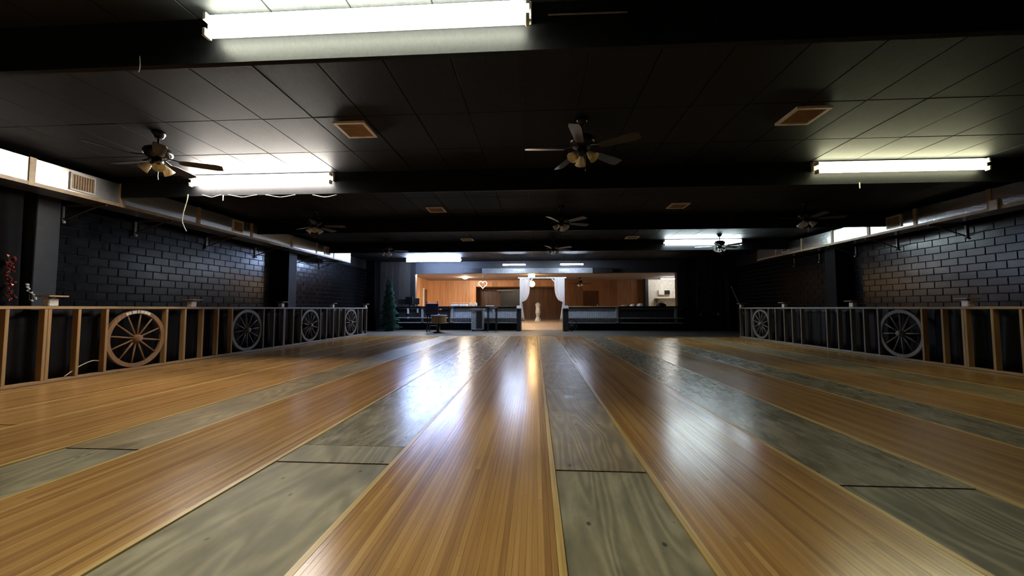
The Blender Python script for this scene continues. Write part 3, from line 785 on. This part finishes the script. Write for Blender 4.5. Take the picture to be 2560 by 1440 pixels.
for i, (dx, dy) in enumerate(((-5.4, 18.7), (-1.9, 18.5), (atY(1163, 697, 22.5).x, 22.5))):  # first two are added, hidden above the opening to brighten the lounge
    r = thing('dome_lamp', 'small warm dome lamp on the lounge ceiling, %s' % ('left one added unseen by the opening', 'second from left added unseen by the opening', 'in view above left bar counter')[i], 'lamp', (dx, dy, LC), 0, 'lounge dome lamps')
    MB().lathe([(.17, 0), (.17, -.02), (.15, -.02)], 18).build('base', 'white_plastic', r)
    MB().lathe([(.15, -.02), (.13, -.06), (.08, -.09), (.02, -.1)], 18).build('dome', 'light_dome', r, smooth=True)
r = thing('tube_light', 'bright tube light on the white room ceiling at right', 'ceiling light', (8.35, 23.4, LC))
MB().bevbox(-.9, .9, -.07, .07, -.05, 0, .005).build('housing', 'housing_white', r)
MB().tube((-.85, 0, -.075), (.85, 0, -.075), .02, n=10).build('tube', 'light_white_room', r, smooth=True)

# lounge fans
lf2 = copy_tree(fanC); p = atY(1450, 712, 23.0); lbl(lf2, (p.x, 23.0, LC), R(50), 'small fan on the lounge ceiling right of the doorway')
# heart frame
p = atY(1207, 712, 18.8); pts = []
for i in range(40):
    t = 2 * PI * i / 40; pts.append((p.x + .0118 * 16 * math.sin(t) ** 3, 18.8 + .25 * math.sin(t) * .3, p.z + .0125 * (13 * math.cos(t) - 5 * math.cos(2 * t) - 2 * math.cos(3 * t) - math.cos(4 * t)) + .02))
r = thing('heart_sign', 'white heart shaped outline hanging above the left bar counter', 'sign', (p.x, 18.8, LC))
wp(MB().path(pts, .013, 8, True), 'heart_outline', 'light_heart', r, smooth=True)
wp(MB().tube((p.x, 18.8, p.z + .08), (p.x, 18.8, LC), .004, n=5), 'hanging_wire', 'dark_slot', r)

# things on the left counter
def boxthing(name, label, cat, px0, px1, py0, py1, Y, depth, mat, parts=(), group=None):
    a = atY(px0, py1, Y); b = atY(px1, py0, Y)
    r = thing(name, label, cat, (a.x, Y, a.z), 0, group)
    wp(MB().bevbox(a.x, b.x, Y, Y + depth, a.z, b.z, min(.012, (b.x - a.x) * .1)), 'body', mat, r); return r, a, b
def monitor(cx, Y, w_, h_, label, rz):
    r = thing('monitor', label, 'monitor', (cx, Y, CZ), rz, 'black monitors on the bar')
    MB().bevbox(-w_ / 2, w_ / 2, -.03, .03, .08, .08 + h_, .008).build('screen_case', 'black_paint', r)
    B(-w_ / 2 + .02, w_ / 2 - .02, -.034, -.03, .1, .06 + h_).build('screen', 'dark_screen', r)
    MB().bevbox(-.03, .03, .0, .03, .02, .12, .004).build('stand', 'black_paint', r)
    MB().bevbox(-.12, .12, -.08, .1, 0, .02, .004).build('stand_base', 'black_paint', r)
def cz_at(px): return atY(px, 750, 17.6).x
monitor(cz_at(1005), 17.6, .34, .26, 'small black monitor at left end of dark bar counter', R(20))
monitor(cz_at(1025), 17.5, .36, .36, 'tallest black monitor on the dark bar counter', R(-10))
monitor(cz_at(1043), 17.6, .2, .3, 'narrow black monitor at right end of dark bar counter', R(35))
for i, (q, ww) in enumerate(((1136, 18), (1158, 18))):
    r, a, b = boxthing('tray', 'long white tray on left bar counter, %s' % ('left one', 'right one')[i], 'tray', q - 9, q + 9, 757, 762, 17.75, .3, 'paper', group='white trays on the bar')
    r.location.z = CZ; 
    wp(B(a.x + .02, b.x - .02, 17.76, 18.02, b.z, b.z + .01), 'lid', 'white_plastic', r)
for i, q in enumerate((1176, 1188)):
    x = cz_at(q); r = thing('canister', 'short white canister on left bar counter, %s' % ('left one', 'right one')[i], 'canister', (x, 17.75, CZ), 0, 'white canisters on the bar')
    MB().lathe([(.06, 0), (.065, .02), (.065, .13), (.06, .14)], 16).build('body', 'paper', r, smooth=True)
    MB().lathe([(.067, .135), (.067, .155), (.03, .165)], 16).build('lid', 'white_plastic', r)
x = cz_at(1226); o = MB().bevbox(x - .2, x + .16, 17.5, 17.8, CZ, CZ + .03, .006).build('paper_stack', 'paper', origin=(x, 17.6, CZ)); tag(o, 'flat white paper stack on bar counter left of doorway', 'papers')
# right counter heap and white room things
x = cz_at(1575); 
for i, (dx, dz, ww) in enumerate(((-.2, .06, .19), (.16, .09, .15), (.5, .12, .18))):
    mb = MB(); prof = [(ww, 0), (ww * .9, dz * .5), (ww * .5, dz), (.02, dz * 1.05)]
    mb.lathe(prof, 9, (x + dx, 17.75, CZ)); o = mb.build('folded_cloth', ('register_tan', 'paper', 'paper')[i], origin=(x + dx, 17.75, CZ))
    tag(o, ('tan crumpled cloth on right bar counter', 'white crumpled cloth beside tan cloth on right bar counter', 'white crumpled cloth nearest the white room on bar counter')[i], 'cloth')
x = cz_at(1655); r = thing('bag', 'black bag lying on bar counter below the white room', 'bag', (x, 17.7, CZ))
MB().lathe([(.2, 0), (.22, .05), (.15, .12), (.04, .15)], 12).build('body', 'dark_screen', r, smooth=True)
MB().path([(-.08, 0, .12), (-.05, 0, .19), (.05, 0, .19), (.08, 0, .12)], .012).build('handle', 'black_paint', r)
p0, p1 = atY(1647, 737, 24.8), atY(1675, 725, 24.8)
r = thing('wall_sign', 'black and white sign on the white room wall', 'sign', (p0.x, 24.8, p0.z))
wp(B(p0.x, p1.x, 24.8, 24.97, p0.z, p1.z), 'board', 'white_plastic', r); wp(B((p0.x + p1.x) / 2, p1.x - .02, 24.78, 24.8, p0.z + .02, p1.z - .02), 'dark_half', 'dark_screen', r)
p0, p1 = atY(1643, 752, 24.4), atY(1690, 745, 24.4)
r = thing('shelf', 'tan wall shelf in the white room behind right bar counter', 'shelf', (p0.x, 24.4, p0.z))
wp(MB().bevbox(p0.x, 10.1, 24.4, 24.97, p1.z - .04, p1.z, .005), 'board', 'register_tan', r)
for xx in (p0.x + .15, 9.9): wp(MB().add([(xx - .02, 24.45, p1.z - .04), (xx + .02, 24.45, p1.z - .04), (xx + .02, 24.97, p1.z - .04), (xx - .02, 24.97, p1.z - .04), (xx - .02, 24.97, p1.z - .35), (xx + .02, 24.97, p1.z - .35)], [(0, 1, 2, 3), (0, 4, 5, 1), (0, 3, 4), (1, 5, 2), (2, 5, 4, 3)]), 'shelf_bracket', 'grey_wood', r)
# shiny figure in the doorway
p = atZ(1344, 797, LZ); r = thing('floor_ornament', 'silver wrapped ornament standing in lounge beyond the doorway', 'ornament', (p.x, 23.0, LZ))
MB().lathe([(.16, 0), (.2, .05), (.1, .25), (.16, .5), (.13, .8), (.17, 1.0), (.05, 1.1)], 9).build('body', 'galvanized', r)
MB().lathe([(.2, 0), (.21, .03), (.16, .05)], 12).build('base', 'white_plastic', r)

# menu board dark, bar shelf
p0, p1 = atY(1243, 728, LY + 1.45), atY(1283, 721, LY + 1.45)
r = thing('wall_shelf', 'grey narrow shelf on dark wall left of the doorway', 'shelf', (p0.x, LY + 1.3, p0.z))
wp(MB().bevbox(p0.x, p1.x, LY + 1.25, LY + 1.48, p0.z, p1.z - .1, .005), 'board', 'ledge_grey', r)
for xx in (p0.x + .1, p1.x - .1): wp(B(xx - .015, xx + .015, LY + 1.3, LY + 1.48, p0.z - .12, p0.z), 'shelf_bracket', 'dark_slot', r)

# ------------------------------------------------------------------ furniture in front of the bar
# slatted pedestal table
p = atZ(1097, 832, 0); PX, PY = p.x, p.y
r = thing('pedestal_table', 'drum table with wooden slat sides on black pedestal before left bar', 'table', (PX, PY, 0))
MB().lathe([(.24, 0), (.24, .025), (.1, .06), (.05, .12), (.045, .38)], 20).build('pedestal', 'black_paint', r, smooth=True)
MB().lathe([(.26, .38), (.29, .4), (.29, .68)], 24).build('drum', 'black_paint', r)
for k in range(24):
    a = 2 * PI * k / 24; o = MB().bevbox(.29, .305, -.034, .034, .39, .69, .004).build('slat', 'pine', r) if k == 0 else link('slat', sl0.data, r)
    if k == 0: sl0 = o
    o.rotation_euler = (0, 0, a)
MB().lathe([(.33, .69), (.335, .7), (.335, .725), (.33, .73)], 28).build('tabletop', 'ledge_grey', r)
# blue high back bar chair
p = atZ(1097, 826, 0)
r = thing('bar_chair', 'dark navy high chair behind the drum table, against left bar', 'chair', (p.x, PY + .75, 0), R(180))
MB().bevbox(-.26, .26, -.24, .24, .68, .76, .02).build('seat', 'navy', r)
MB().bevbox(-.27, .27, .2, .27, .76, 1.22, .02).build('backrest', 'navy', r)
for sx in (-1, 1):
    for sy in (-1, 1): MB().bar((sx * .22, sy * .2, 0.0), (sx * .2, sy * .18, .68), .04, .04).build('leg', 'black_paint', r)
    MB().bevbox(sx * .29 - .03, sx * .29 + .03, -.2, .25, .92, .97, .01).build('armrest', 'black_paint', r)
    MB().bar((sx * .29, -.15, .7), (sx * .29, -.15, .92), .03, .03).build('arm_post', 'black_paint', r)
    MB().lathe([(.02, 1.22), (.028, 1.25), (.02, 1.29), (.005, 1.3)], 8, (sx * .23, .235, 0)).build('finial', 'black_paint', r)
for z in (.25,):
    MB().bar((-.21, -.19, z), (.21, -.19, z), .03, .03).build('foot_bar', 'ledge_grey', r)
# grey metal cabinet on feet
a = atZ(1178, 828, 0); b = atY(1208, 776, a.y)
r = thing('metal_cabinet', 'tall worn grey metal cabinet on short feet before left bar', 'cabinet', (a.x, a.y, 0))
cw = b.x - a.x
MB().bevbox(0, cw, 0, .4, .07, .95, .008).build('body', 'galvanized', r)
MB().bevbox(cw * .42, cw - .05, -.012, 0, .12, .88, .004).build('door', 'slat_dark', r)
MB().bevbox(-.03, cw + .03, -.03, .43, .95, .985, .006).build('top', 'ledge_grey', r)
for x in (.05, cw - .05):
    for y in (.05, .35): MB().tube((x, y, 0), (x, y, .07), .025, n=10).build('foot', 'dark_screen', r)
# high table with papers
a = atZ(1236, 826, 0); a.y = 16.85; a.x = atY(1236, 800, 16.85).x
r = thing('high_table', 'narrow dark high table beside the grey metal cabinet', 'table', (a.x, a.y, 0))
MB().bevbox(-.32, .14, -.2, .3, 1.0, 1.03, .006).build('tabletop', 'black_paint', r)
for x in (-.28, .08):
    for y in (-.16, .26): MB().bevbox(x - .02, x + .02, y - .02, y + .02, 0, 1.0, .004).build('leg', 'slat_dark', r)
o = MB().bevbox(a.x - .2, a.x + .08, a.y - .1, a.y + .12, 1.031, 1.045, .004).build('napkin_stack', 'paper', origin=(a.x, a.y, 1.031)); tag(o, 'white napkin stack on narrow dark high table', 'napkins')
# low board step
a = atZ(1237, 820, 0)
r = thing('step_platform', 'low grey step board on floor left of the doorway', 'step', (a.x + .1, a.y - .25, 0))
MB().bevbox(0, .62, 0, .35, .1, .14, .006).build('tread', 'ledge_grey', r)
for x in (.06, .5): MB().bevbox(x, x + .05, .03, .32, 0, .1, .004).build('leg', 'black_paint', r)

# wall plate, bucket etc. on the dark left bar front
for i, (qx, qy, qh) in enumerate(((1020, 777, .13), (1044, 777, .1), (1020, 795, .05))):
    p = atY(qx, qy, 17.42); r = thing('wall_plate', 'pale plate on the dark bar front, %s' % ('tall one under monitors', 'narrow one at right', 'small lower one')[i], 'plate', (p.x, 17.43, p.z))
    MB().bevbox(-.035, .035, -.03, .07, -qh, qh, .004).build('cover', 'ledge_grey' if i else 'white_plastic', r)
    MB().bevbox(-.012, .012, -.036, -.03, -.02, .02, .002).build('switch', 'paper', r)

# christmas tree
p = atZ(972, 827, 0); TX, TY = p.x, min(p.y, 16.9)
r = thing('christmas_tree', 'dark green artificial christmas tree in the back left corner', 'tree', (TX, TY, 0))
MB().tube((0, 0, 0), (0, 0, 2.1), .035, .012, n=8).build('trunk', 'bark', r)
MB().lathe([(.2, 0), (.21, .03), (.06, .06), (.04, .2)], 14).build('stand', 'black_paint', r)
fo = MB(); H = 2.28
for k in range(520):
    z = .15 + (H - .2) * (k / 520) ** .85; tier = .78 + .22 * math.cos(z * 21); rad = (.54 * (1 - (z - .1) / H) + .035) * tier
    a = k * 2.399963; dv = Vector((math.cos(a), math.sin(a), 0)); tip = dv * rad * random.uniform(.8, 1.1) + Vector((0, 0, z - rad * .3 + random.uniform(-.04, .04)))
    b0 = Vector((0, 0, z + .06)); sd = Vector((-dv.y, dv.x, 0)); L = (tip - b0)
    for q in range(7):
        c = b0.lerp(tip, .2 + .125 * q); ww = .06 + .035 * random.random()
        for s in (-1, 1):
            e = c + sd * s * ww + L.normalized() * .06 + Vector((0, 0, random.uniform(-.02, .03)))
            fo.add([c - dv * .02, e, c + dv * .03 + Vector((0, 0, .015))], [(0, 1, 2)])
        e = c + Vector((0, 0, .06)) + dv * .04; fo.add([c - sd * .012, c + sd * .012, e], [(0, 1, 2)])
    fo.add([b0, tip, b0 + Vector((0, 0, -.015)) + sd * .01], [(0, 1, 2)])
fo.build('foliage', 'needles', r, kind='stuff')

# leaning pole, conduit
o = MB().tube(atY(1828, 716, 16.0), (7.72, 14.15, 0), .016, n=8).build('leaning_pole', 'grey_wood', origin=(7.72, 14.15, 0)); tag(o, 'thin pole leaning beside the far end of right railing', 'pole')
p = atY(937, 700, 17.86); o = MB().tube((p.x, 17.84, .9), (p.x, 17.84, 3.2), .016, n=8).build('conduit', 'ledge_grey', origin=(p.x, 17.84, .9)); tag(o, 'grey vertical pipe on back wall left of the christmas tree', 'pipe')
p0, p1 = atY(1370, 33, 2.66), atY(1570, 26, 2.66)
o = MB().tube((p0.x, 2.675, p0.z), (p1.x, 2.675, p1.z), .006, n=6).build('conduit', 'cord_grey', origin=p0); tag(o, 'thin grey rod along the nearest beam right of the near light', 'rod')

# hanging wires
def cable(name, pts, rad, mat, label, cat='cable'):
    sm = []
    P = [Vector(q) for q in pts]
    for i in range(len(P) - 1):
        a = P[max(i - 1, 0)]; b, c = P[i], P[i + 1]; d = P[min(i + 2, len(P) - 1)]
        for k in range(6):
            t = k / 6; sm.append(.5 * ((2 * b) + (c - a) * t + (2 * a - 5 * b + 4 * c - d) * t * t + (3 * b - a - 3 * c + d) * t ** 3))
    sm.append(P[-1]); o = MB().path(sm, rad, 6).build(name, mat, origin=P[0], smooth=True); return tag(o, label, cat)
YW = 5.95
cable('hanging_cable', [atY(470, 486, YW), atY(468, 500, YW), atY(459, 530, YW), atY(456, 553, YW), atY(460, 566, YW), atY(466, 578, YW)], .008, 'cord_grey', 'cream cable end dangling from second beam near left duct')
cable('hanging_wire', [(atY(349, 140, 2.66)).xyz, atY(350, 158, 2.66), atY(349, 172, 2.66), atY(346, 180, 2.66)], .004, 'cord_grey', 'small wire hook dangling from the nearest beam at left')
for i, (a0, a1) in enumerate(((506, 552), (571, 642), (664, 738), (782, 842))):
    cable('swag_wire', [atY(a0, 487, YW), atY(a0 * .7 + a1 * .3, 491, YW), atY((a0 + a1) / 2, 493, YW), atY(a1 * .7 + a0 * .3, 491, YW), atY(a1, 487, YW)], .005, 'cord_white', 'wire loop sagging under second beam below left light, %s from left' % ('first', 'second', 'third', 'fourth')[i])
for qx, qy, la in ((558, 488, 'short white pull cord under the left tube light'), (2149, 456, 'short white pull cord under the right tube light')):
    a = atY(qx, qy, YW); o = MB().tube(a, a + Vector((0, 0, -.09)), .007, n=6).build('pull_cord', 'cord_white', origin=a); tag(o, la, 'cord')
# garlands
def garland(px, py0, py1, X, mat, label, n):
    a = atX(px, py0, X); b = atX(px, py1, X); r = thing('garland', label, 'garland', b)
    wp(MB().tube(a, b, .006, n=5), 'string', 'bark', r); fl_ = MB()
    for k in range(n):
        c = a.lerp(b, k / (n - 1)) + Vector((random.uniform(0, .05), random.uniform(-.05, .05), 0)); s_ = random.uniform(.014, .028)
        fl_.lathe([(.004, -s_), (s_, 0), (.004, s_)], 5, c, (random.uniform(-1, 1), random.uniform(-1, 1), .6))
    wp(fl_, 'flower', mat, r, kind='stuff')
garland(22, 640, 752, XL + .46, 'red_sequin', 'glittering red garland hanging at the left edge', 46)
garland(73, 712, 752, XL + .25, 'petal_white', 'short string of white flowers beside left column', 9)
# white cord in the rail
cable('loose_cable', [(RXL - .03, 5.02, .05), (RXL - .05, 5.2, .16), (RXL - .07, 5.38, .22), (RXL - .08, 5.5, .2)], .007, 'cord_white', 'white cord sticking up inside the left railing near wheel')
# pale panel at far right on the duct
p = atX(2484, 512, 7.97); r = thing('duct_notice', 'small white notice on the right duct near picture edge', 'notice', p)
MB().bevbox(-.012, .012, -.06, .06, -.09, .09, .003).build('plate', 'white_plastic', r)
